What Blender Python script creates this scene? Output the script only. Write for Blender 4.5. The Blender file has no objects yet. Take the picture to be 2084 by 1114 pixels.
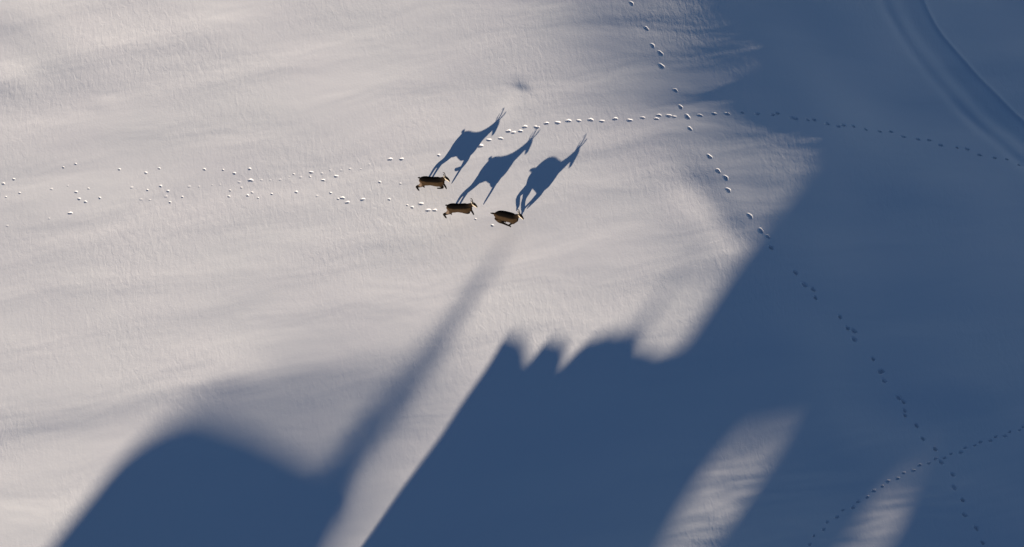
import bpy, bmesh, math, random
import numpy as np
from mathutils import Vector, Matrix

R = math.radians
# ------------------------------------------------------------------ camera
ELEV = R(58.0)                       # looking down from a helicopter
DIST = 150.0
CAM = np.array([0.0, -DIST * math.cos(ELEV), DIST * math.sin(ELEV)])
LENS, SENSOR = 135.0, 36.0
scene = bpy.context.scene
cam_d = bpy.data.cameras.new('camera')
cam_d.lens = LENS
cam_d.sensor_width = SENSOR
cam_d.clip_end = 20000
cam = bpy.data.objects.new('camera', cam_d)
cam.location = CAM
cam.rotation_euler = (R(90) - ELEV, 0, 0)
scene.collection.objects.link(cam)
scene.camera = cam

# ------------------------------------------------------------------ sky, sun, exposure
SHX, SHY = 1.80, 3.02                # metres a shadow runs in x and y for a metre of height
COT = math.hypot(SHX, SHY)
D = np.array([SHX, SHY]) / COT       # direction the shadows run
Q = np.array([D[1], -D[0]])          # across the light
SUN_EL = math.atan(1 / COT)
world = bpy.data.worlds.new('World')
scene.world = world
world.use_nodes = True
wn = world.node_tree
bg = wn.nodes['Background']
sky = wn.nodes.new('ShaderNodeTexSky')
sky.sky_type = 'NISHITA'
sky.sun_disc = False
sky.sun_elevation = SUN_EL
sky.sun_rotation = math.atan2(-D[0], -D[1])
sky.altitude = 3200
sky.air_density = 1.0
sky.dust_density = 0.0
sky.ozone_density = 3.4
wn.links.new(sky.outputs[0], bg.inputs[0])
bg.inputs[1].default_value = 0.05
sun_d = bpy.data.lights.new('sun', 'SUN')
sun_d.energy = 5.0
sun_d.angle = R(0.53)
sun_d.color = (1.0, 0.85, 0.69)
sun = bpy.data.objects.new('sun', sun_d)
sun.rotation_euler = Vector((D[0] * math.cos(SUN_EL), D[1] * math.cos(SUN_EL), -math.sin(SUN_EL))).to_track_quat('-Z', 'Y').to_euler()
sun.location = (-40, -70, 60)
scene.collection.objects.link(sun)
vs = scene.view_settings
vs.view_transform = 'Standard'
vs.look = 'None'
vs.gamma = 1.0
vs.exposure = 0.53
vs.use_curve_mapping = False

# ------------------------------------------------------------------ helpers
rng = np.random.default_rng(7)
random.seed(7)

def link(o, parent=None):
    scene.collection.objects.link(o)
    if parent is not None:
        o.parent = parent
    return o

def tag(o, label=None, cat=None, group=None, kind=None):
    for k, v in (('label', label), ('category', cat), ('group', group), ('kind', kind)):
        if v:
            o[k] = v
    return o

def mesh_np(name, verts, faces, normals=None, smooth=True):
    """quads / tris from numpy arrays"""
    me = bpy.data.meshes.new(name)
    verts = np.asarray(verts, dtype=np.float32)
    faces = np.asarray(faces, dtype=np.int32)
    n, k = faces.shape
    me.vertices.add(len(verts))
    me.vertices.foreach_set('co', verts.ravel())
    me.loops.add(n * k)
    me.loops.foreach_set('vertex_index', faces.ravel())
    me.polygons.add(n)
    me.polygons.foreach_set('loop_start', np.arange(0, n * k, k, dtype=np.int32))
    me.polygons.foreach_set('loop_total', np.full(n, k, dtype=np.int32))
    me.update(calc_edges=True)
    me.polygons.foreach_set('use_smooth', np.full(n, smooth, dtype=bool))
    if normals is not None:
        me.normals_split_custom_set_from_vertices(np.asarray(normals, dtype=np.float32))
    me.update()
    return me

def _hash(ix, iy, seed):
    h = (ix.astype(np.int64) * 374761393 + iy.astype(np.int64) * 668265263 + seed * 974711) & 0x7fffffff
    h = ((h ^ (h >> 13)) * 1274126177) & 0x7fffffff
    h = (h ^ (h >> 16)) & 0xffff
    return h / 65535.0 * 2 * math.pi

def gnoise(x, y, seed=0):
    """smooth gradient noise, about -0.7 .. 0.7"""
    x0, y0 = np.floor(x), np.floor(y)
    fx, fy = x - x0, y - y0
    u = fx * fx * fx * (fx * (fx * 6 - 15) + 10)
    v = fy * fy * fy * (fy * (fy * 6 - 15) + 10)
    def g(dx, dy):
        a = _hash(x0 + dx, y0 + dy, seed)
        return np.cos(a) * (fx - dx) + np.sin(a) * (fy - dy)
    a = g(0, 0) * (1 - u) + g(1, 0) * u
    b = g(0, 1) * (1 - u) + g(1, 1) * u
    return a * (1 - v) + b * v

def sstep(a, b, x):
    t = np.clip((x - a) / (b - a), 0, 1)
    return t * t * (3 - 2 * t)

def poly_dist(px, py, pts):
    """distance to a polyline, signed side, and 0..1 position along it"""
    best = np.full(np.shape(px), 1e9)
    side = np.zeros(np.shape(px))
    tpos = np.zeros(np.shape(px))
    n = len(pts) - 1
    for i in range(n):
        ax, ay = pts[i]
        bx, by = pts[i + 1]
        ex, ey = bx - ax, by - ay
        L2 = ex * ex + ey * ey
        t = np.clip(((px - ax) * ex + (py - ay) * ey) / L2, 0, 1)
        dx, dy = px - ax - t * ex, py - ay - t * ey
        d = np.hypot(dx, dy)
        m = d < best
        best = np.where(m, d, best)
        side = np.where(m, np.sign(ex * dy - ey * dx), side)
        tpos = np.where(m, (i + t) / n, tpos)
    return best, side, tpos

# photo position -> place on the ground, through the camera above
FOC = 2084 * LENS / SENSOR
FWD = -CAM / DIST
UPV = np.array([0, math.sin(ELEV), math.cos(ELEV)])

def on_plane(u, v, z=0.0):
    d = FWD + np.array([1, 0, 0]) * (u - 1042) / FOC + UPV * (557 - v) / FOC
    return CAM + d * (z - CAM[2]) / d[2]

def g2(u, v):
    p = on_plane(u, v)
    return (p[0], p[1])

# ------------------------------------------------------------------ the snow field
RT_Q = np.array([-40, -14, -6, -0.5, 4.0, 6.5, 8.0, 9.5, 12, 16, 60])
RT_R = np.array([26, 20, 14.6, 11.2, 9.3, 7.1, 5.2, 4.6, 4.4, 4.4, 4.4])
_tq = np.linspace(-60, 60, 1201)
_tr = np.interp(_tq, RT_Q, RT_R)
_kn = np.exp(-(np.arange(-45, 46) / 18.0) ** 2)
_tr = np.convolve(np.pad(_tr, 45, mode='edge'), _kn / _kn.sum(), mode='valid')

def rollover(q, r):
    s = (r - np.interp(q, _tq, _tr) - 0.6 * gnoise(q / 3.1, r / 9.0, 3)) / 3.0
    sp = np.where(s > 20, s, np.log1p(np.exp(np.minimum(s, 20))))
    return -80 * (1 - np.exp(-3.0 * sp * 0.36 / 80))

def g3(u, v):
    z = 0.0
    for _ in range(25):
        p = on_plane(u, v, z)
        z = float(rollover(np.array(p[0] * Q[0] + p[1] * Q[1]), np.array(p[0] * D[0] + p[1] * D[1])))
    return (p[0], p[1])

def smooth_line(pts, k=6):
    a = np.array(pts)
    out = []
    for i in range(len(a) - 1):
        p0, p1, p2, p3 = a[max(i - 1, 0)], a[i], a[i + 1], a[min(i + 2, len(a) - 1)]
        for t in np.arange(k) / k:
            out.append(tuple(.5 * (2 * p1 + (p2 - p0) * t + (2 * p0 - 5 * p1 + 4 * p2 - p3) * t * t + (3 * p1 - p0 - 3 * p2 + p3) * t ** 3)))
    return out + [tuple(a[-1])]

CREASE = [g2(*p) for p in ((-250, 905), (0, 868), (120, 835), (250, 802), (450, 762), (620, 735), (760, 708), (870, 688), (960, 672))]
RIB = [g2(*p) for p in ((1330, 290), (1400, 350), (1450, 410), (1490, 465), (1518, 525))]
LIP = smooth_line([g3(*p) for p in ((1800, -220), (1845, -80), (1878, 0), (1908, 58), (1948, 110), (2000, 168), (2050, 216), (2100, 260), (2200, 340), (2350, 450))], 4)
SPOT_MOUND = g2(1058, 176)
HOLLOWS = [(g2(15, 165), 0.8, 0.06), (g2(150, 100), 1.6, 0.08), (g2(420, 60), 1.2, 0.03), (g2(40, 30), 1.0, 0.03), (g2(212, 214), 0.35, 0.012), (g2(880, 478), 1.3, 0.02),
           (g2(490, 772), 0.9, 0.035)]

def height(x, y):
    x = np.asarray(x, dtype=np.float64)
    y = np.asarray(y, dtype=np.float64)
    q = x * Q[0] + y * Q[1]
    r = x * D[0] + y * D[1]
    # the field rolls over and falls away from the light
    z = rollover(q, r)
    # wind drifts, long in x
    fade = np.exp(-(np.maximum(0, np.abs(x) - 40) / 30) ** 2 - (np.maximum(0, np.abs(y) - 40) / 30) ** 2)
    ca, sa = math.cos(R(14)), math.sin(R(14))
    xa, ya = x * ca + y * sa, -x * sa + y * ca
    wx = xa + 1.3 * gnoise(xa / 5, ya / 2.5, 11)
    wy = ya + 0.7 * gnoise(xa / 4, ya / 2.0, 12)
    right = sstep(1, 8, x)
    z = z + fade * ((0.042 + 0.010 * right) * gnoise(wx / 7.5, wy / 1.9, 21)
                    + (0.008 + 0.003 * right) * gnoise(wx / 2.6, wy / 0.8, 22)
                    + 0.05 * gnoise(x / 9.0, y / 5.0, 23)
                    + 0.003 * gnoise(wx / 0.9, wy / 0.33, 24))
    # shallow hollow with a soft crease on its far side
    d, side, t = poly_dist(x, y, CREASE)
    below = np.where(side < 0, d, 0)
    w1 = sstep(CREASE[-1][0], CREASE[-4][0], x)
    z = z + w1 * np.where(side < 0, 0.07 * (1 - np.exp(-(below / 0.9) ** 2)) * np.exp(-(below / 3.5) ** 2), 0)
    w2 = sstep(CREASE[1][0], CREASE[6][0], x) * sstep(CREASE[-1][0] + 1, CREASE[-3][0] - 1, x)
    z = z + w2 * np.where(side < 0, 0.62 * (1 - np.exp(-(below / 3.6) ** 2)) * np.exp(-(below / 9.0) ** 2), 0)
    # a broad mound below the frame on the right: the snow beyond it leans away from the light
    z = z + 0.02 * gnoise(wx / 1.7, wy / 0.5, 44) * sstep(5, 8, x) * sstep(-6, -9, y)
    z = z + 0.30 * gnoise(x / 5.5, y / 4.2, 61) * sstep(9.5, 13, x)
    z = z + 2.05 * np.exp(-((q - 16.5) / 7.5) ** 2 - ((r + 11.5) / 7.5) ** 2)
    # a rib of drifted snow near the shade
    def near(line, m):
        lo, hi = np.min(line, 0) - m, np.max(line, 0) + m
        k = (x > lo[0]) & (x < hi[0]) & (y > lo[1]) & (y < hi[1])
        dd, ss, tt = np.full(x.shape, 1e3), np.ones(x.shape), np.zeros(x.shape)
        if k.any():
            dd[k], ss[k], tt[k] = poly_dist(x[k], y[k], line)
        return dd, ss, tt
    d, side, t = near(RIB, 3)
    z = z + 0.06 * np.exp(-(d / 0.85) ** 2) * sstep(0, .4, t) * sstep(1, .7, t)
    # gully with a sharp lip
    d, side, t = near(LIP, 14)
    irr = 1 + 0.9 * gnoise(x / 1.7, y / 1.7, 51)
    z = z + np.where(side > 0, 0.09 * np.exp(-d / 1.6), 0.09 * np.exp(-d / 0.25)) \
          - np.where(side < 0, 0.055 * irr * (np.exp(-((d - 1.0) / 0.4) ** 2) + np.exp(-((d - 1.9) / 0.3) ** 2)), 0) \
          + 0.02 * np.exp(-(d / 0.12) ** 2)
    # low mound, steep on its far side, shaped to make a dark spot
    ddx, ddy = x - SPOT_MOUND[0], y - SPOT_MOUND[1]
    da, db = ddx * D[0] + ddy * D[1] + .18, ddx * Q[0] + ddy * Q[1]
    z = z + 0.06 * np.exp(-(da / np.where(da < 0, 1.3, .36)) ** 2 - (db / .40) ** 2)
    for (hx, hy), rad, dep in HOLLOWS:
        z = z - dep * np.exp(-(((x - hx) / (rad * 1.5)) ** 2 + ((y - hy) / rad) ** 2))
    # distant snow rises and falls gently
    far = sstep(60, 400, np.hypot(x, y))
    z = z + far * 40 * gnoise(x / 260, y / 260, 31)
    return z

def ground_at(u, v):
    z = 0.0
    for _ in range(25):
        p = on_plane(u, v, z)
        z = float(height(p[0], p[1]))
    p = on_plane(u, v, z)
    return np.array([p[0], p[1], z])

# -- footprints: position, heading (deg, on the ground), half length, half width, depth
def spaced(track):
    return [ground_at(u, v) for u, v in track]

T1 = [(1285, 7), (1315, 58), (1328, 93), (1344, 109), (1346, 135), (1374, 184), (1385, 218), (1399, 238), (1404, 262), (1444, 319),
      (1461, 348), (1477, 362), (1482, 387), (1526, 440), (1548, 470), (1562, 482), (1569, 504), (1619, 555), (1637, 580), (1654, 589),
      (1659, 606), (1709, 645), (1725, 668), (1738, 674), (1738, 691), (1777, 731), (1796, 755), (1791, 757), (1799, 775), (1829, 809), (1839, 818),
      (1841, 836), (1842, 846), (1865, 866), (1878, 893), (1903, 914), (1915, 941), (1939, 966), (1942, 993), (1959, 1018),
      (1963, 1048), (1987, 1074), (2000, 1104)]
T2 = [(978, 297), (995, 285), (1019, 282), (1035, 267), (1045, 270), (1059, 267), (1068, 258), (1092, 259), (1112, 251), (1135, 250),
      (1157, 246), (1178, 246), (1202, 244), (1225, 247), (1252, 242), (1281, 245), (1308, 240), (1336, 242), (1341, 235), (1361, 236),
      (1372, 238), (1424, 235), (1453, 232), (1480, 232), (1510, 229), (1541, 232), (1573, 234), (1582, 231), (1611, 240), (1619, 242),
      (1643, 244), (1656, 244), (1683, 252), (1705, 257), (1716, 255), (1736, 257), (1761, 264), (1790, 268), (1812, 268), (1838, 279),
      (1868, 284), (1890, 286), (1914, 296), (1947, 301), (1968, 304), (1993, 316), (2024, 322), (2049, 325), (2073, 336)]
T3 = [(2082, 869), (2075, 876), (2055, 879), (2045, 888), (2026, 889), (2016, 897), (1995, 900), (1984, 907), (1964, 912), (1955, 921),
      (1935, 924), (1922, 932), (1904, 934), (1890, 943), (1872, 947), (1859, 958), (1839, 963), (1827, 974), (1807, 980), (1796, 990),
      (1778, 999), (1765, 1012), (1746, 1021), (1736, 1033), (1715, 1039), (1703, 1053), (1683, 1063), (1676, 1078), (1656, 1091), (1648, 1108)]
T4 = [(7, 374), (28, 365), (12, 401), (40, 393), (129, 341), (154, 334), (180, 384), (155, 391), (161, 405), (174, 411), (203, 403),
      (243, 345), (297, 352), (324, 343), (300, 387), (327, 379), (342, 389), (346, 412), (371, 401), (416, 345), (454, 346), (477, 353),
      (508, 344), (468, 388), (466, 400), (491, 382), (504, 398), (513, 392), (525, 403), (553, 395), (598, 355), (631, 360), (603, 391),
      (673, 393), (688, 405), (792, 406), (829, 418), (839, 422), (773, 371), (815, 374), (893, 316), (968, 446), (1002, 459)]
T5 = [(143, 434), (510, 367), (633, 351), (658, 367), (684, 359), (697, 403), (707, 412), (738, 406), (857, 415), (871, 428), (885, 428),
      (794, 324), (817, 324)]
T6 = [(105, 385), (138, 378), (268, 382), (287, 406), (305, 407), (338, 400), (385, 380), (405, 380), (432, 377), (448, 376), (487, 371),
      (532, 367), (550, 367), (570, 366), (589, 360), (612, 361), (655, 353), (672, 347), (694, 347), (712, 344), (734, 344), (752, 335), (645, 399),
      (100, 445), (15, 460)]
PRINTS = []
def add_prints(track, L, W, dep, head=None, var=0.18):
    pts = [ground_at(u, v) for u, v in track]
    for i, p in enumerate(pts):
        if head is None:
            a, b = pts[max(0, i - 2)], pts[min(len(pts) - 1, i + 2)]
            ang = math.atan2(b[1] - a[1], b[0] - a[0])
        else:
            ang = R(head)
        ang += random.uniform(-.25, .25)
        k = 1 + random.uniform(-var, var)
        PRINTS.append((p[0], p[1], ang, L * k, W * k * random.uniform(.9, 1.12), dep * random.uniform(.8, 1.15)))
add_prints(T1[:16], .150, .095, .062, head=-56)
add_prints(T1[16:], .145, .085, .105, head=-54)
add_prints(T2[:22], .115, .064, .052, head=8)
add_prints(T2[22:], .110, .070, .075, head=-6)
add_prints(T3, .095, .065, .075)
add_prints(T4, .055, .045, .034, head=-20, var=.3)
add_prints(T5, .105, .058, .044, head=4)
add_prints(T6, .055, .042, .010, head=10, var=.4)

def pit(x, y, f):
    px, py, ang, L, W, dep = f
    dx, dy = x - px, y - py
    c, s = math.cos(ang), math.sin(ang)
    a, b = dx * c + dy * s, -dx * s + dy * c
    wob = 1 + 0.10 * np.sin(3 * np.arctan2(b, a) + px * 7)
    rho = np.hypot(a / L, b / W) / wob
    return -dep * (1 - sstep(.42, 1.05, rho))

# grid: fine in view, growing outwards to the horizon
CELL = 0.05
def axis(a, b):
    n = int(round((b - a) / CELL))
    core = a + np.arange(n + 1) * CELL
    step, out = CELL, []
    p = core[-1]
    while p < b + 3500:
        step *= 1.22
        p += step
        out.append(p)
    lo, step, p = [], CELL, core[0]
    while p > a - 3500:
        step *= 1.22
        p -= step
        lo.append(p)
    return np.array(lo[::-1] + list(core) + out), len(lo), n
XS, X0, NX = axis(-22.5, 23.0)
YS, Y0, NY = axis(-14.5, 19.0)
GX, GY = np.meshgrid(XS, YS)
EPS = 0.012

def normals_of(fn, x, y):
    zx = (fn(x + EPS, y) - fn(x - EPS, y)) / (2 * EPS)
    zy = (fn(x, y + EPS) - fn(x, y - EPS)) / (2 * EPS)
    n = np.stack([-zx, -zy, np.ones_like(zx)], -1)
    return n / np.linalg.norm(n, axis=-1, keepdims=True)

GZ = height(GX, GY)
GN = normals_of(height, GX, GY)

# which cells belong to which footprint
ny, nx = GX.shape
owner = np.full((ny - 1, nx - 1), -1, dtype=int)
score = np.full((ny - 1, nx - 1), 1e9)
for k, f in enumerate(PRINTS):
    px, py, ang, L, W, dep = f
    R_ = L * 2.1 + .1
    i0 = int((px - R_ - XS[X0]) / CELL) + X0
    i1 = int((px + R_ - XS[X0]) / CELL) + X0 + 1
    j0 = int((py - R_ - YS[Y0]) / CELL) + Y0
    j1 = int((py + R_ - YS[Y0]) / CELL) + Y0 + 1
    if i0 < X0 + 1 or j0 < Y0 + 1 or i1 > X0 + NX - 1 or j1 > Y0 + NY - 1:
        continue
    cx = (XS[i0:i1] + CELL / 2)[None, :]
    cy = (YS[j0:j1] + CELL / 2)[:, None]
    c, s = math.cos(ang), math.sin(ang)
    a, b = (cx - px) * c + (cy - py) * s, -(cx - px) * s + (cy - py) * c
    rho = np.hypot(a / (L + .03), b / (W + .03))
    sub = score[j0:j1, i0:i1]
    m = (rho < 1.75) & (rho < sub)
    sub[m] = rho[m]
    owner[j0:j1, i0:i1][m] = k

jj, ii = np.nonzero(owner < 0)
base = jj * nx + ii
quads = np.stack([base, base + 1, base + nx + 1, base + nx], -1)
V = np.stack([GX, GY, GZ], -1).reshape(-1, 3)

# ------------------------------------------------------------------ materials
def new_mat(name):
    m = bpy.data.materials.new(name)
    m.use_nodes = True
    nt = m.node_tree
    b = nt.nodes['Principled BSDF']
    return m, nt, b

def snow_material():
    m, nt, b = new_mat('snow')
    N, L = nt.nodes, nt.links
    b.inputs['Roughness'].default_value = .55
    b.inputs['Specular IOR Level'].default_value = .12
    geo = N.new('ShaderNodeNewGeometry')
    # faint tint of the crust
    tn = N.new('ShaderNodeTexNoise')
    tn.inputs['Scale'].default_value = .22
    tn.inputs['Detail'].default_value = 3
    L.new(geo.outputs['Position'], tn.inputs['Vector'])
    mix = N.new('ShaderNodeMix')
    mix.data_type = 'RGBA'
    L.new(tn.outputs['Fac'], mix.inputs['Factor'])
    mix.inputs['A'].default_value = (.875, .865, .885, 1)
    mix.inputs['B'].default_value = (.855, .875, .875, 1)
    L.new(mix.outputs['Result'], b.inputs['Base Color'])
    # fine wind texture: small lens-shaped marks, and grain
    mp = N.new('ShaderNodeMapping')
    mp.inputs['Rotation'].default_value = (0, 0, R(30))
    mp.inputs['Scale'].default_value = (3.4, 1.35, 1)
    L.new(geo.outputs['Position'], mp.inputs['Vector'])
    n1 = N.new('ShaderNodeTexNoise')
    n1.inputs['Scale'].default_value = 1.55
    n1.inputs['Detail'].default_value = 3.5
    n1.inputs['Roughness'].default_value = .55
    n1.inputs['Distortion'].default_value = .6
    L.new(mp.outputs[0], n1.inputs['Vector'])
    rmp = N.new('ShaderNodeMapRange')
    rmp.inputs['From Min'].default_value = .25
    rmp.inputs['From Max'].default_value = .85
    L.new(n1.outputs['Fac'], rmp.inputs['Value'])
    n2 = N.new('ShaderNodeTexNoise')
    n2.inputs['Scale'].default_value = 11
    n2.inputs['Detail'].default_value = 3
    L.new(geo.outputs['Position'], n2.inputs['Vector'])
    # the texture is patchy
    n3 = N.new('ShaderNodeTexNoise')
    n3.inputs['Scale'].default_value = .16
    L.new(geo.outputs['Position'], n3.inputs['Vector'])
    pr = N.new('ShaderNodeMapRange')
    pr.inputs['From Min'].default_value = .35
    pr.inputs['From Max'].default_value = .65
    pr.inputs['To Min'].default_value = .1
    pr.inputs['To Max'].default_value = 1
    L.new(n3.outputs['Fac'], pr.inputs['Value'])
    mul = N.new('ShaderNodeMath')
    mul.operation = 'MULTIPLY'
    L.new(rmp.outputs[0], mul.inputs[0])
    L.new(pr.outputs[0], mul.inputs[1])
    add = N.new('ShaderNodeMath')
    add.operation = 'MULTIPLY_ADD'
    L.new(n2.outputs['Fac'], add.inputs[0])
    add.inputs[1].default_value = .24
    L.new(mul.outputs[0], add.inputs[2])
    bump = N.new('ShaderNodeBump')
    bump.inputs['Strength'].default_value = 1.0
    bump.inputs['Distance'].default_value = .0085
    L.new(add.outputs[0], bump.inputs['Height'])
    L.new(bump.outputs[0], b.inputs['Normal'])
    return m
SNOW = snow_material()

def rock_material():
    m, nt, b = new_mat('rock_and_snow')
    N, L = nt.nodes, nt.links
    b.inputs['Roughness'].default_value = .85
    geo = N.new('ShaderNodeNewGeometry')
    n = N.new('ShaderNodeTexNoise')
    n.inputs['Scale'].default_value = .8
    n.inputs['Detail'].default_value = 8
    L.new(geo.outputs['Position'], n.inputs['Vector'])
    cr = N.new('ShaderNodeValToRGB')
    cr.color_ramp.elements[0].color = (.10, .095, .09, 1)
    cr.color_ramp.elements[1].color = (.32, .30, .28, 1)
    L.new(n.outputs['Fac'], cr.inputs[0])
    sep = N.new('ShaderNodeSeparateXYZ')
    L.new(geo.outputs['Normal'], sep.inputs[0])
    mr = N.new('ShaderNodeMapRange')
    mr.inputs['From Min'].default_value = .45
    mr.inputs['From Max'].default_value = .65
    L.new(sep.outputs['Z'], mr.inputs['Value'])
    mix = N.new('ShaderNodeMix')
    mix.data_type = 'RGBA'
    L.new(mr.outputs[0], mix.inputs['Factor'])
    L.new(cr.outputs[0], mix.inputs['A'])
    mix.inputs['B'].default_value = (.85, .87, .89, 1)
    L.new(mix.outputs['Result'], b.inputs['Base Color'])
    bp = N.new('ShaderNodeBump')
    bp.inputs['Distance'].default_value = .3
    L.new(n.outputs['Fac'], bp.inputs['Height'])
    L.new(bp.outputs[0], b.inputs['Normal'])
    return m
ROCK = rock_material()

def plain_material(name, col, rough=.7, noise_scale=None, col2=None):
    m, nt, b = new_mat(name)
    b.inputs['Roughness'].default_value = rough
    N, L = nt.nodes, nt.links
    tc = N.new('ShaderNodeTexCoord')
    n = N.new('ShaderNodeTexNoise')
    n.inputs['Scale'].default_value = noise_scale or 20
    L.new(tc.outputs['Object'], n.inputs['Vector'])
    mix = N.new('ShaderNodeMix')
    mix.data_type = 'RGBA'
    L.new(n.outputs['Fac'], mix.inputs['Factor'])
    mix.inputs['A'].default_value = (*col, 1)
    mix.inputs['B'].default_value = (*(col2 or [c * .6 for c in col]), 1)
    L.new(mix.outputs['Result'], b.inputs['Base Color'])
    return m

# ------------------------------------------------------------------ snow objects
me = mesh_np('snow_field', V, quads, GN.reshape(-1, 3))
me.materials.append(SNOW)
snow = link(bpy.data.objects.new('snow_field', me))
tag(snow, 'sunlit and shaded field of smooth wind-drifted snow', None, None, 'structure')

SUB = 2
for k, f in enumerate(PRINTS):
    j, i = np.nonzero(owner == k)
    if len(j) == 0:
        continue
    idx, verts, fc = {}, [], []
    for a, b in zip(j, i):
        for sj in range(SUB):
            for si in range(SUB):
                q4 = []
                for dj, di in ((0, 0), (0, 1), (1, 1), (1, 0)):
                    key = (a * SUB + sj + dj, b * SUB + si + di)
                    if key not in idx:
                        idx[key] = len(verts)
                        jj_, ii_ = key
                        verts.append((XS[ii_ // SUB] + (ii_ % SUB) * CELL / SUB, YS[jj_ // SUB] + (jj_ % SUB) * CELL / SUB))
                    q4.append(idx[key])
                fc.append(q4)
    vv = np.array(verts)
    near = [p for p in PRINTS if abs(p[0] - f[0]) < .9 and abs(p[1] - f[1]) < .9]
    fn = lambda x, y: height(x, y) + sum(pit(x, y, p) for p in near)
    zz = fn(vv[:, 0], vv[:, 1])
    nn = normals_of(fn, vv[:, 0], vv[:, 1])
    org = np.array([f[0], f[1], 0.0])
    me = mesh_np('footprint', np.column_stack([vv, zz]) - org, np.array(fc), nn)
    me.materials.append(SNOW)
    o = link(bpy.data.objects.new('footprint', me), snow)
    o.location = org

# ------------------------------------------------------------------ unseen crags added towards the sun, outlines shaped to throw the shadows
def inside(px, py, poly):
    c = np.zeros(px.shape, bool)
    n = len(poly)
    for i in range(n):
        x1, y1 = poly[i]
        x2, y2 = poly[(i + 1) % n]
        cond = (y1 > py) != (y2 > py)
        xi = (x2 - x1) * (py - y1) / (y2 - y1 + 1e-12) + x1
        c ^= cond & (px < xi)
    return c

def sun_profile(pts, r0):
    """where the edge of a shadow on the snow comes from, on the upright plane r = r0"""
    out = []
    for u, v in pts:
        p = ground_at(u, v)
        out.append((p[0] * Q[0] + p[1] * Q[1], (p[0] * D[0] + p[1] * D[1] - r0) / COT + p[2]))
    return out

def crag(name, r0, outline, holes, cell, tmax, seed, rough=.18, base=-3):
    qs = [p[0] for p in outline]
    hs = [p[1] for p in outline]
    q0, q1, h1 = min(qs) - 1, max(qs) + 1, max(hs) + 1
    ncq, nch = int((q1 - q0) / cell), int((h1 - base) / cell)
    cq = q0 + (np.arange(ncq) + .5) * cell
    ch = base + (np.arange(nch) + .5) * cell
    CQ, CH = np.meshgrid(cq, ch)
    jit = rough * gnoise(CQ / .9, CH / .9, seed)
    mask = inside(CQ + jit, CH + jit, outline)
    for hpoly in holes:
        mask &= ~inside(CQ + jit, CH + jit, hpoly)
    # distance from the edge
    dist = np.zeros(mask.shape)
    cur = mask.copy()
    while cur.any() and dist.max() < 60:
        dist[cur] += 1
        p = np.pad(cur, 1)
        p[0, :] = p[1, :]          # the foot is not an edge
        cur = cur & p[:-2, 1:-1] & p[2:, 1:-1] & p[1:-1, :-2] & p[1:-1, 2:]
    vd = np.pad(dist, 1)
    vdist = np.minimum(np.minimum(vd[:-1, :-1], vd[1:, :-1]), np.minimum(vd[:-1, 1:], vd[1:, 1:])) * cell
    VQ, VH = np.meshgrid(q0 + np.arange(ncq + 1) * cell, base + np.arange(nch + 1) * cell)
    tl = np.minimum(vdist * .8, tmax * (1 + .6 * (1 - np.clip(VH / h1, 0, 1))) * (1 + .35 * gnoise(VQ / 2.3, VH / 2.3, seed + 1) + .2 * gnoise(VQ / .8, VH / .8, seed + 2))) + .06
    # lay the rim of the cells onto the true outline
    for poly in [outline] + list(holes):
        pts = np.array(list(poly) + [poly[0]])
        for j, i in zip(*np.nonzero(vdist < 1e-6)):
            p = np.array([VQ[j, i], VH[j, i]])
            a, e = pts[:-1], pts[1:] - pts[:-1]
            t = np.clip(((p - a) * e).sum(1) / ((e * e).sum(1) + 1e-12), 0, 1)
            c = a + e * t[:, None]
            dd = np.hypot(*(c - p).T)
            k = dd.argmin()
            if dd[k] < 1.3 * cell:
                VQ[j, i], VH[j, i] = c[k] + rough * .5 * gnoise(np.array(p[0] / .7), np.array(p[1] / .7), seed + 5)
    verts, faces, rim = [], [], []
    ids = {}
    def vid(j, i, s):
        k = (j, i, s)
        if k not in ids:
            ids[k] = len(verts)
            rr = r0 + s * tl[j, i]
            rim.append(vdist[j, i] < 1e-6)
            pq, ph = VQ[j, i], VH[j, i]
            verts.append((rr * D[0] + pq * Q[0], rr * D[1] + pq * Q[1], ph))
        return ids[k]
    J, I = np.nonzero(mask)
    for j, i in zip(J, I):
        faces.append((vid(j, i, -1), vid(j, i + 1, -1), vid(j + 1, i + 1, -1), vid(j + 1, i, -1)))
        faces.append((vid(j, i, 1), vid(j + 1, i, 1), vid(j + 1, i + 1, 1), vid(j, i + 1, 1)))
        for dj, di, e in ((-1, 0, ((0, 0), (0, 1))), (1, 0, ((1, 1), (1, 0))), (0, -1, ((1, 0), (0, 0))), (0, 1, ((0, 1), (1, 1)))):
            a, b = j + dj, i + di
            if not (0 <= a < nch and 0 <= b < ncq and mask[a, b]):
                (aj, ai), (bj, bi) = e
                faces.append((vid(j + bj, i + bi, -1), vid(j + aj, i + ai, -1), vid(j + aj, i + ai, 1), vid(j + bj, i + bi, 1)))
    me = mesh_np(name, np.array(verts), np.array(faces))
    bm = bmesh.new()
    bm.from_mesh(me)
    bmesh.ops.recalc_face_normals(bm, faces=bm.faces)
    for _ in range(2):
        bmesh.ops.smooth_vert(bm, verts=[v for v in bm.verts if not rim[v.index]], factor=.5, use_axis_x=True, use_axis_y=True, use_axis_z=True)
    bm.to_mesh(me)
    bm.free()
    me.materials.append(ROCK)
    o = link(bpy.data.objects.new(name, me))
    tag(o, None, None, None, 'structure')
    return o

def down(pt, n):
    """slide a photo point towards the sun along the shadow direction"""
    return (pt[0] - .581 * n, pt[1] + .814 * n)

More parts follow.
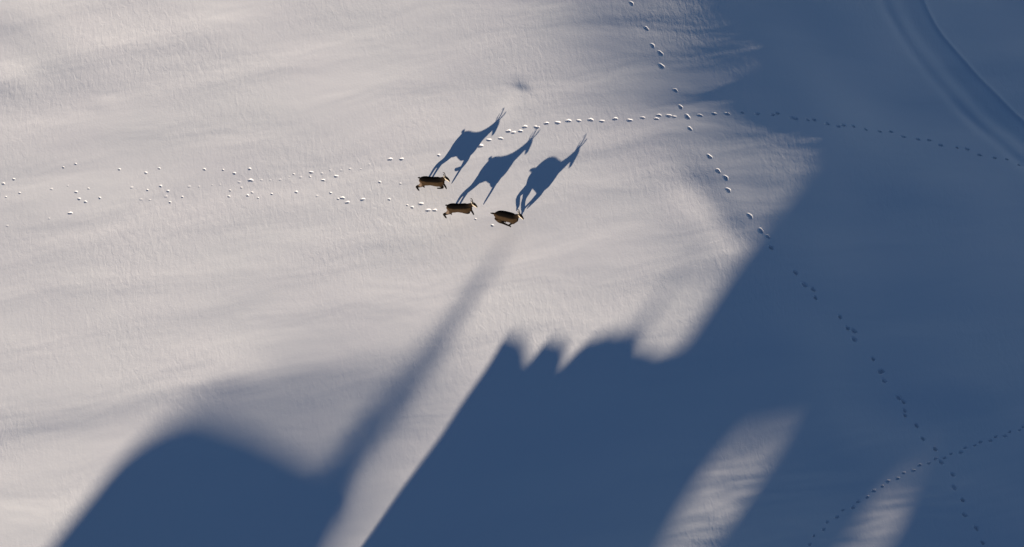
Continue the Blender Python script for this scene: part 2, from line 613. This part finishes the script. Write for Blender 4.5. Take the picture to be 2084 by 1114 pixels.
RA, RB, RC, RS, RF = -110.0, -38.0, -98.0, -105.0, -340.0
oa = [(100, 1114), (170, 1028), (240, 940), (290, 893), (340, 858), (390, 832), (435, 818), (485, 826), (545, 850), (605, 884), (660, 915), (725, 945), (745, 970), (722, 1012), (675, 1090)]
oa = [down(oa[0], 300)] + oa + [down(oa[-1], 300)]
pa = sun_profile(oa, RA)
pa = [(pa[0][0] - 1.5, -5)] + pa + [(pa[-1][0], -5)]
crag('shadow_caster_ridge', RA, pa, [], .2, 3.0, 41, .03)  # added out of view, outline cut to cast the dome-shaped shadow

of = [(395, 900), (470, 842), (560, 838), (650, 862), (740, 905), (800, 955), (790, 1030), (700, 1160)]
pf = sun_profile(of, RF)
pf = [(pf[0][0] - 6, -32), (pf[0][0] - 1.2, pf[0][1] - 4)] + pf + [(pf[-1][0] + .8, pf[-1][1] - 8), (pf[-1][0] + 7, -32)]
crag('shadow_caster_ridge', RF, pf, [], .8, 6.0, 71, .05, -30)  # far peak added only to dim the snow beside the dome softly

ob = [(740, 1110), (890, 895), (1037, 676), (1048, 682), (1070, 706), (1083, 736), (1093, 722), (1122, 684), (1147, 704), (1142, 752),
      (1177, 712), (1207, 688), (1247, 678), (1296, 676), (1306, 702), (1341, 722), (1391, 712), (1470, 670)]
ob = [down(ob[0], 150)] + ob + [down(ob[-1], 500)]
pb = sun_profile(ob, RB)
pb = [(pb[0][0], -5)] + pb + [(pb[-1][0], -5)]
crag('shadow_caster_ridge', RB, pb, [], .16, 2.0, 51)  # added out of view, teeth shaped to cast the jagged shade edge

oc = [(1380, 720), (1425, 655), (1480, 562), (1545, 482)]
pc = sun_profile(oc, RC)
pc = [(pc[0][0] - .3, -5), (pc[0][0] - .3, 15)] + pc + [(pc[-1][0] + .5, 45), (pc[-1][0] + 3, 50), (pc[-1][0] + 8, 49), (pc[-1][0] + 14, 51), (pc[-1][0] + 22, 48), (pc[-1][0] + 30, 47), (pc[-1][0] + 34, -5)]
w1 = [(1295, 1240), (1362, 1114), (1370, 1060), (1400, 1005), (1428, 966), (1452, 940), (1520, 928), (1582, 925), (1548, 974), (1500, 1045), (1452, 1114), (1370, 1240)]
w2 = [(1610, 1240), (1698, 1114), (1715, 1090), (1738, 1062), (1765, 1046), (1798, 1046), (1826, 1064), (1830, 1086), (1805, 1114), (1712, 1240)]
crag('shadow_caster_ridge', RC, pc, [sun_profile(w1, RC), sun_profile(w2, RC)], .3, 3.0, 61)  # added wall that shades the right, holed to let sunlit patches through

# ------------------------------------------------------------------ spruces on the ridge
BARK = plain_material('bark', (.09, .065, .05), .9, 8)
NEEDLE = plain_material('needles', (.035, .055, .03), .8, 3, (.02, .035, .02))

def spruce(tip_px, r0, slope, label, seed):
    rnd = random.Random(seed)
    p = ground_at(*tip_px)
    q = p[0] * Q[0] + p[1] * Q[1]
    H = (p[0] * D[0] + p[1] * D[1] - r0) / COT + p[2]
    bx, by = r0 * D[0] + q * Q[0], r0 * D[1] + q * Q[1]
    bz = float(height(bx, by)) - .1
    H -= bz
    root = link(bpy.data.objects.new('spruce_tree', None))
    root.location = (bx, by, bz)
    tag(root, label, 'tree', 'spruces on the ridge')
    bm = bmesh.new()
    prev = None
    for k in range(13):
        t = k / 12
        rad = .30 * (1 - t) ** .8 + .012
        ring = [bm.verts.new((rad * math.cos(a) + .05 * math.sin(t * 9), rad * math.sin(a), H * t)) for a in [i * math.pi / 4 for i in range(8)]]
        if prev:
            for i in range(8):
                bm.faces.new((prev[i], prev[(i + 1) % 8], ring[(i + 1) % 8], ring[i]))
        prev = ring
    bm.faces.new(prev)
    me = bpy.data.meshes.new('trunk')
    bm.to_mesh(me)
    bm.free()
    me.materials.append(BARK)
    link(bpy.data.objects.new('trunk', me), root)
    verts, faces = [], []
    z = H - .15
    while z > 2.0:
        dz = H - z
        reach = min(slope * dz + .10, 2.9) * rnd.uniform(.85, 1.1)
        nb = 6 + int(min(dz, 6) * 1.2)
        for b in range(nb):
            a = rnd.uniform(0, 2 * math.pi)
            L = reach * rnd.uniform(.7, 1.12)
            ns = max(2, int(L / .22))
            for s in range(ns):
                t = (s + .6) / ns
                cx, cy = math.cos(a) * L * t, math.sin(a) * L * t
                cz = z - .30 * L * t * t + .05
                for sd in (-1, 1):
                    aa = a + sd * rnd.uniform(.5, 1.0)
                    l = (.10 + .22 * min(1, L)) * rnd.uniform(.8, 1.2) * (1.15 - .5 * t)
                    ex, ey, ez = math.cos(aa) * l, math.sin(aa) * l, -rnd.uniform(.05, .35) * l
                    wx, wy = -math.sin(aa) * l * .22, math.cos(aa) * l * .22
                    i0 = len(verts)
                    verts += [(cx, cy, cz), (cx + ex * .5 + wx, cy + ey * .5 + wy, cz + ez * .5), (cx + ex, cy + ey, cz + ez), (cx + ex * .5 - wx, cy + ey * .5 - wy, cz + ez * .5 - .3 * l)]
                    faces.append((i0, i0 + 1, i0 + 2, i0 + 3))
        z -= .10 + .025 * min(dz, 8)
    me = mesh_np('crown', np.array(verts), np.array(faces), smooth=False)
    me.materials.append(NEEDLE)
    link(bpy.data.objects.new('crown', me), root)
    return root
spruce((1026, 500), RS, .36, 'tall slender spruce whose narrow pointed shadow reaches toward the three animals', 3)
spruce((1378, 556), RS - 4, .26, 'spruce behind the jagged crag, its faint tip shadow beside the right shade', 5)

# ------------------------------------------------------------------ chamois
def coat_material():
    m, nt, b = new_mat('chamois_coat')
    N, L = nt.nodes, nt.links
    b.inputs['Roughness'].default_value = .8
    b.inputs['Specular IOR Level'].default_value = .02
    at = N.new('ShaderNodeAttribute')
    at.attribute_name = 'coat'
    tc = N.new('ShaderNodeTexCoord')
    mp = N.new('ShaderNodeMapping')
    mp.inputs['Scale'].default_value = (14, 40, 40)
    L.new(tc.outputs['Object'], mp.inputs[0])
    n = N.new('ShaderNodeTexNoise')
    n.inputs['Scale'].default_value = 1
    n.inputs['Detail'].default_value = 4
    L.new(mp.outputs[0], n.inputs['Vector'])
    mr = N.new('ShaderNodeMapRange')
    mr.inputs['To Min'].default_value = .6
    mr.inputs['To Max'].default_value = 1.4
    L.new(n.outputs['Fac'], mr.inputs['Value'])
    mx = N.new('ShaderNodeVectorMath')
    mx.operation = 'SCALE'
    L.new(at.outputs['Color'], mx.inputs[0])
    L.new(mr.outputs[0], mx.inputs['Scale'])
    L.new(mx.outputs[0], b.inputs['Base Color'])
    bp = N.new('ShaderNodeBump')
    bp.inputs['Distance'].default_value = .01
    L.new(n.outputs['Fac'], bp.inputs['Height'])
    L.new(bp.outputs[0], b.inputs['Normal'])
    return m
COAT = coat_material()
HORN = plain_material('horn', (.02, .017, .014), .45, 60)
HOOF = plain_material('hoof', (.015, .013, .012), .5, 60)
EYE = plain_material('eye', (.01, .008, .006), .1, 60)

def loft(bm, st, n=14):
    """st: (x, y, z, half_width, half_height); sections stand square to the path, which bends in any plane"""
    P = [Vector(s[:3]) for s in st]
    prev = None
    for i, s in enumerate(st):
        t = (P[min(i + 1, len(P) - 1)] - P[max(i - 1, 0)]).normalized()
        side = Vector((0, 1, 0))
        side = (side - t * side.dot(t)).normalized()
        up = t.cross(side)
        ring = [bm.verts.new(P[i] + side * math.cos(a) * s[3] + up * math.sin(a) * s[4]) for a in [2 * math.pi * k / n for k in range(n)]]
        if prev:
            for k in range(n):
                bm.faces.new((prev[k], prev[(k + 1) % n], ring[(k + 1) % n], ring[k]))
        else:
            bm.faces.new(ring[::-1])
        prev = ring
    bm.faces.new(prev)

C_FLANK = (.035, .0225, .0125)
C_DARK = (.0045, .0036, .0032)
C_LEG = (.005, .004, .0035)
C_RUMP = (.13, .095, .07)
C_CREAM = (.66, .57, .43)
C_NECK = (.017, .011, .007)

def resample(st, k=4):
    """smooth the path of a loft (Catmull-Rom)"""
    a = np.array(st, float)
    out = []
    for i in range(len(a) - 1):
        p0, p1, p2, p3 = a[max(i - 1, 0)], a[i], a[i + 1], a[min(i + 2, len(a) - 1)]
        for t in np.arange(k) / k:
            out.append(.5 * (2 * p1 + (p2 - p0) * t + (2 * p0 - 5 * p1 + 4 * p2 - p3) * t * t + (3 * p1 - p0 - 3 * p2 + p3) * t ** 3))
    out.append(a[-1])
    o = np.array(out)
    o[:, 3:] = np.maximum(o[:, 3:], .006)
    return [tuple(r) for r in o]

def chamois(loc, heading, label, trunk, neck, head, tail, legs, horns_at, rump=1.0):
    """lists are in metres, x forward, y left, z above the snow"""
    root = link(bpy.data.objects.new('chamois', None))
    root.location = loc
    root.rotation_euler = (0, 0, R(heading))
    tag(root, label, 'chamois', 'chamois bounding across the snow')
    bm = bmesh.new()
    loft(bm, resample(trunk), 18)
    loft(bm, resample(neck), 14)
    loft(bm, resample(head), 14)
    loft(bm, resample(tail), 8)
    for lg in legs:
        loft(bm, resample([(p[0], p[1], p[2], p[3] * .8, p[3]) for p in lg]), 10)
    # ears
    hx, hy, hz = horns_at
    for s in (-1, 1):
        loft(bm, [(hx - .035, hy + s * .035, hz - .015, .016, .014), (hx - .06, hy + s * .07, hz + .03, .026, .014), (hx - .075, hy + s * .092, hz + .075, .020, .010), (hx - .085, hy + s * .105, hz + .105, .006, .005)], 8)
    tmp_me = bpy.data.meshes.new('tmp')
    bmesh.ops.recalc_face_normals(bm, faces=bm.faces)
    bm.to_mesh(tmp_me)
    bm.free()
    tmp = bpy.data.objects.new('tmp', tmp_me)
    scene.collection.objects.link(tmp)
    md = tmp.modifiers.new('r', 'REMESH')
    md.mode = 'VOXEL'
    md.voxel_size = .011
    md.use_smooth_shade = True
    sm = tmp.modifiers.new('s', 'SMOOTH')
    sm.factor = .5
    sm.iterations = 3
    dg = bpy.context.evaluated_depsgraph_get()
    me = bpy.data.meshes.new_from_object(tmp.evaluated_get(dg))
    me.name = 'body'
    bpy.data.objects.remove(tmp)
    # coat colours: nearest stretch of the animal decides
    co = np.empty(len(me.vertices) * 3)
    me.vertices.foreach_get('co', co)
    co = co.reshape(-1, 3)
    best = np.full(len(co), 1e9)
    col = np.zeros((len(co), 4))
    col[:, 3] = 1
    def region(st, fn):
        nonlocal best
        st = resample(st, 5)
        for k, s in enumerate(st):
            dd = np.linalg.norm(co - np.array(s[:3]), axis=1) / max(s[3], s[4], .02)
            m = dd < best
            best[m] = dd[m]
            if m.any():
                col[m, :3] = fn(k / (len(st) - 1), co[m], s)
    def f_trunk(t, c, s):
        relz = (c[:, 2] - s[2]) / s[4]
        w = sstep(.45, .75, relz)[:, None]
        base = np.array(C_FLANK)[None, :] * (1 - w) + np.array(C_DARK)[None, :] * w
        if t < .10:
            wr = (sstep(.10, .03, np.full(len(c), t)) * sstep(.45, .1, relz))[:, None]
            base = base * (1 - wr) + np.array(C_RUMP) * wr
        if t > .80:
            wd = (sstep(.8, .92, np.full(len(c), t)) * .85)[:, None]
            base = base * (1 - wd) + np.array(C_DARK) * wd
        return base
    def f_neck(t, c, s):
        w = np.full((len(c), 1), sstep(.5, .75, t))
        front = sstep(-.1, .5, (c[:, 0] - s[0]) / s[4] - (c[:, 2] - s[2]) / s[4])[:, None]
        dk = sstep(.6, .1, t)
        return (np.array(C_NECK) * (1 - dk) + np.array(C_DARK) * dk) * (1 - w * front) + np.array(C_CREAM) * w * front
    def f_head(t, c, s):
        # dark crown and eye stripe, pale cheek and throat
        a = np.array(head[0][:3])
        b = np.array(head[-1][:3])
        ax = (b - a) / np.linalg.norm(b - a)
        upv = np.array([-ax[2], 0, ax[0]])
        relu = (c - np.array(s[:3])) @ upv / s[4]
        w = sstep(-.05, .3, relu)[:, None]
        return np.array(C_CREAM) * (1 - w) + np.array(C_DARK) * w
    region(trunk, f_trunk)
    region(neck, f_neck)
    region(head, f_head)
    region(tail, lambda t, c, s: np.array(C_DARK)[None, :].repeat(len(c), 0))
    for lg in legs:
        def f_leg(t, c, s):
            w = sstep(.04, .26, t)
            return (np.array(C_FLANK) * (1 - w) + np.array(C_LEG) * w)[None, :].repeat(len(c), 0)
        region([(p[0], p[1], p[2], p[3], p[3]) for p in lg], f_leg)
    zr = trunk[1][2]
    wr = (sstep(-.40, -.47, co[:, 0]) * sstep(zr + .06, zr - .02, co[:, 2]) * sstep(zr - .24, zr - .17, co[:, 2]) * rump)[:, None]
    col[:, :3] = col[:, :3] * (1 - wr) + np.array(C_RUMP) * wr
    at = me.attributes.new('coat', 'FLOAT_COLOR', 'POINT')
    at.data.foreach_set('color', col.astype(np.float32).ravel())
    me.materials.clear()
    me.materials.append(COAT)
    me.polygons.foreach_set('use_smooth', np.full(len(me.polygons), True))
    link(bpy.data.objects.new('body', me), root)
    # horns: up, then hooked back
    for s in (-1, 1):
        bm = bmesh.new()
        path = [(0, s * .030, -.02, .022), (.004 - s * .006, s * .045, .05, .020), (.004 - s * .018, s * .070, .10, .018), (-s * .032, s * .092, .145, .016), (-.02 - s * .038, s * .102, .172, .013), (-.045 - s * .040, s * .106, .168, .010), (-.058 - s * .04, s * .106, .145, .006)]
        loft(bm, resample([(hx + p[0], hy + p[1], hz + p[2], p[3], p[3]) for p in path], 3), 8)
        bmesh.ops.recalc_face_normals(bm, faces=bm.faces)
        me = bpy.data.meshes.new('horn')
        bm.to_mesh(me)
        bm.free()
        me.materials.append(HORN)
        link(bpy.data.objects.new('horn', me), root)
    # eyes
    e = head[1]
    for s in (-1, 1):
        bm = bmesh.new()
        bmesh.ops.create_icosphere(bm, subdivisions=2, radius=.013)
        me = bpy.data.meshes.new('eye')
        bm.to_mesh(me)
        bm.free()
        me.materials.append(EYE)
        o = link(bpy.data.objects.new('eye', me), root)
        o.location = (e[0] + .012, e[1] + s * e[3] * .93, e[2] + .012)
    # hooves: two toes each
    for lg in legs:
        a, b = Vector(lg[-2][:3]), Vector(lg[-1][:3])
        d = (b - a).normalized()
        bm = bmesh.new()
        for s in (-1, 1):
            sd = Vector((0, s * .011, 0))
            loft(bm, [tuple(b - d * .012 + sd) + (.012, .017), tuple(b + d * .02 + sd * 1.1) + (.013, .019), tuple(b + d * .042 + sd * 1.3) + (.006, .008)], 8)
        bmesh.ops.recalc_face_normals(bm, faces=bm.faces)
        me = bpy.data.meshes.new('hoof')
        bm.to_mesh(me)
        bm.free()
        me.materials.append(HOOF)
        link(bpy.data.objects.new('hoof', me), root)
    return root

# -- first animal: stretched flight, near foreleg folded, hind legs trailing
def stretched(dz, pitch, fore_reach, second):
    """trunk and limbs of an animal at full stretch; dz raises it, pitch lifts the fore end"""
    def P(x, y, z, *r):
        return (x, y, z + dz + pitch * x) + r
    trunk = [P(-.55, 0, .67, .03, .045), P(-.51, 0, .67, .085, .11), P(-.43, 0, .672, .15, .18), P(-.28, 0, .655, .185, .20), P(-.10, 0, .655, .17, .185),
             P(.08, 0, .635, .18, .21), P(.22, 0, .63, .18, .23), P(.33, 0, .655, .14, .20), P(.41, 0, .69, .10, .14), P(.45, 0, .70, .05, .07)]
    neck = [P(.24, 0, .72, .115, .155), P(.36, 0, .80, .09, .125), P(.45, -.01, .89, .075, .098), P(.50, -.02, .965, .066, .082), P(.52, -.03, .99, .055, .065)]
    head = [P(.48, -.025, 1.01, .05, .052), P(.53, -.04, .975, .062, .074), P(.59, -.06, .925, .052, .062), P(.635, -.08, .872, .038, .046), P(.66, -.095, .84, .030, .035), P(.668, -.10, .828, .015, .017)]
    tail = [P(-.47, 0, .82, .03, .03), P(-.535, 0, .855, .034, .034), P(-.58, 0, .855, .02, .022), P(-.60, 0, .845, .008, .008)]
    legs = []
    for s, k in ((-1, -.03), (1, .17)):           # hind legs
        legs.append([P(-.34, s * .08, .66, .15), P(-.42 + k * .3, s * .095, .52, .11), P(-.50 + k * .6, s * .095, .42, .075), P(-.60 + k, s * .085, .335, .056), P(-.59 + k, s * .08, .24, .044), P(-.555 + k, s * .08, .13, .036), P(-.535 + k, s * .08, .085, .034)])
    f = fore_reach
    legs.append([P(.27, .08, .62, .12), P(.33, .085, .50, .075), P(.37 + f * .3, .08, .41, .052), P(.42 + f * .7, .075, .27, .042), P(.45 + f, .075, .12, .034), P(.465 + f, .075, .07, .032)])
    if second:
        legs.append([P(.26, -.08, .60, .12), P(.33, -.09, .48, .075), P(.39, -.09, .42, .05), P(.37, -.09, .33, .042), P(.26, -.09, .30, .034), P(.20, -.09, .30, .030)])
    else:
        legs.append([P(.26, -.08, .62, .12), P(.31, -.09, .52, .07), P(.35, -.095, .45, .045), P(.29, -.095, .40, .036), P(.18, -.095, .43, .030), P(.13, -.095, .45, .028)])
    return trunk, neck, head, tail, legs, P(.49, -.03, 1.03)

def place(u, v, z):
    p = on_plane(u, v, z)
    return (p[0], p[1], float(height(p[0], p[1])))

tr = stretched(.07, 0.0, .05, True)
chamois((-3.12, 3.86, float(height(-3.12, 3.86))), -3, 'dark chamois at the back left of the three, lowest in leap, foreleg folded', *tr)
tr = stretched(.13, .10, .05, False)
chamois((-2.03, 2.58, float(height(-2.03, 2.58))), -3, 'dark chamois in the middle of the three, stretched out mid leap', *tr)

# -- third animal: gathered flight, back arched, all four feet under the belly
def gathered(dz):
    def P(x, y, z, *r):
        return (x, y, z + dz) + r
    trunk = [P(-.52, 0, .64, .03, .05), P(-.48, 0, .64, .075, .10), P(-.41, 0, .65, .125, .155), P(-.28, 0, .67, .175, .21), P(-.10, 0, .67, .19, .225),
             P(.08, 0, .64, .195, .23), P(.22, 0, .62, .185, .235), P(.33, 0, .63, .15, .205), P(.41, 0, .66, .10, .14), P(.45, 0, .67, .05, .07)]
    neck = [P(.24, 0, .68, .115, .155), P(.36, 0, .77, .09, .125), P(.45, -.01, .86, .075, .098), P(.51, -.02, .95, .066, .082), P(.53, -.03, .98, .055, .065)]
    head = [P(.49, -.025, 1.00, .05, .052), P(.54, -.04, .965, .062, .074), P(.60, -.06, .915, .052, .062), P(.645, -.08, .862, .038, .046), P(.67, -.095, .83, .030, .035), P(.678, -.10, .818, .015, .017)]
    tail = [P(-.44, 0, .70, .035, .035), P(-.53, 0, .70, .042, .038), P(-.60, 0, .70, .032, .03), P(-.67, 0, .695, .012, .012)]
    legs = []
    for s, k in ((-1, .0), (1, -.24)):
        legs.append([P(-.33, s * .10, .62, .17), P(-.26, s * .12, .48, .125), P(-.18 + k * .5, s * .115, .38, .09), P(-.12 + k, s * .10, .29, .055), P(.0 + k, s * .09, .21, .043), P(.12 + k, s * .085, .15, .036), P(.155 + k, s * .085, .115, .033)])
    for s, k in ((-1, -.06), (1, .10)):
        legs.append([P(.26, s * .10, .60, .13), P(.27, s * .10, .47, .085), P(.27 + k, s * .08, .37, .055), P(.24 + k, s * .07, .29, .044), P(.19 + k, s * .065, .21, .036), P(.17 + k, s * .065, .175, .033)])
    return trunk, neck, head, tail, legs, P(.50, -.03, 1.02)
chamois((-.20, 2.17, float(height(-.20, 2.17))), -12, 'leading chamois at the front right, back arched and legs gathered under it', *gathered(.12), rump=.15)
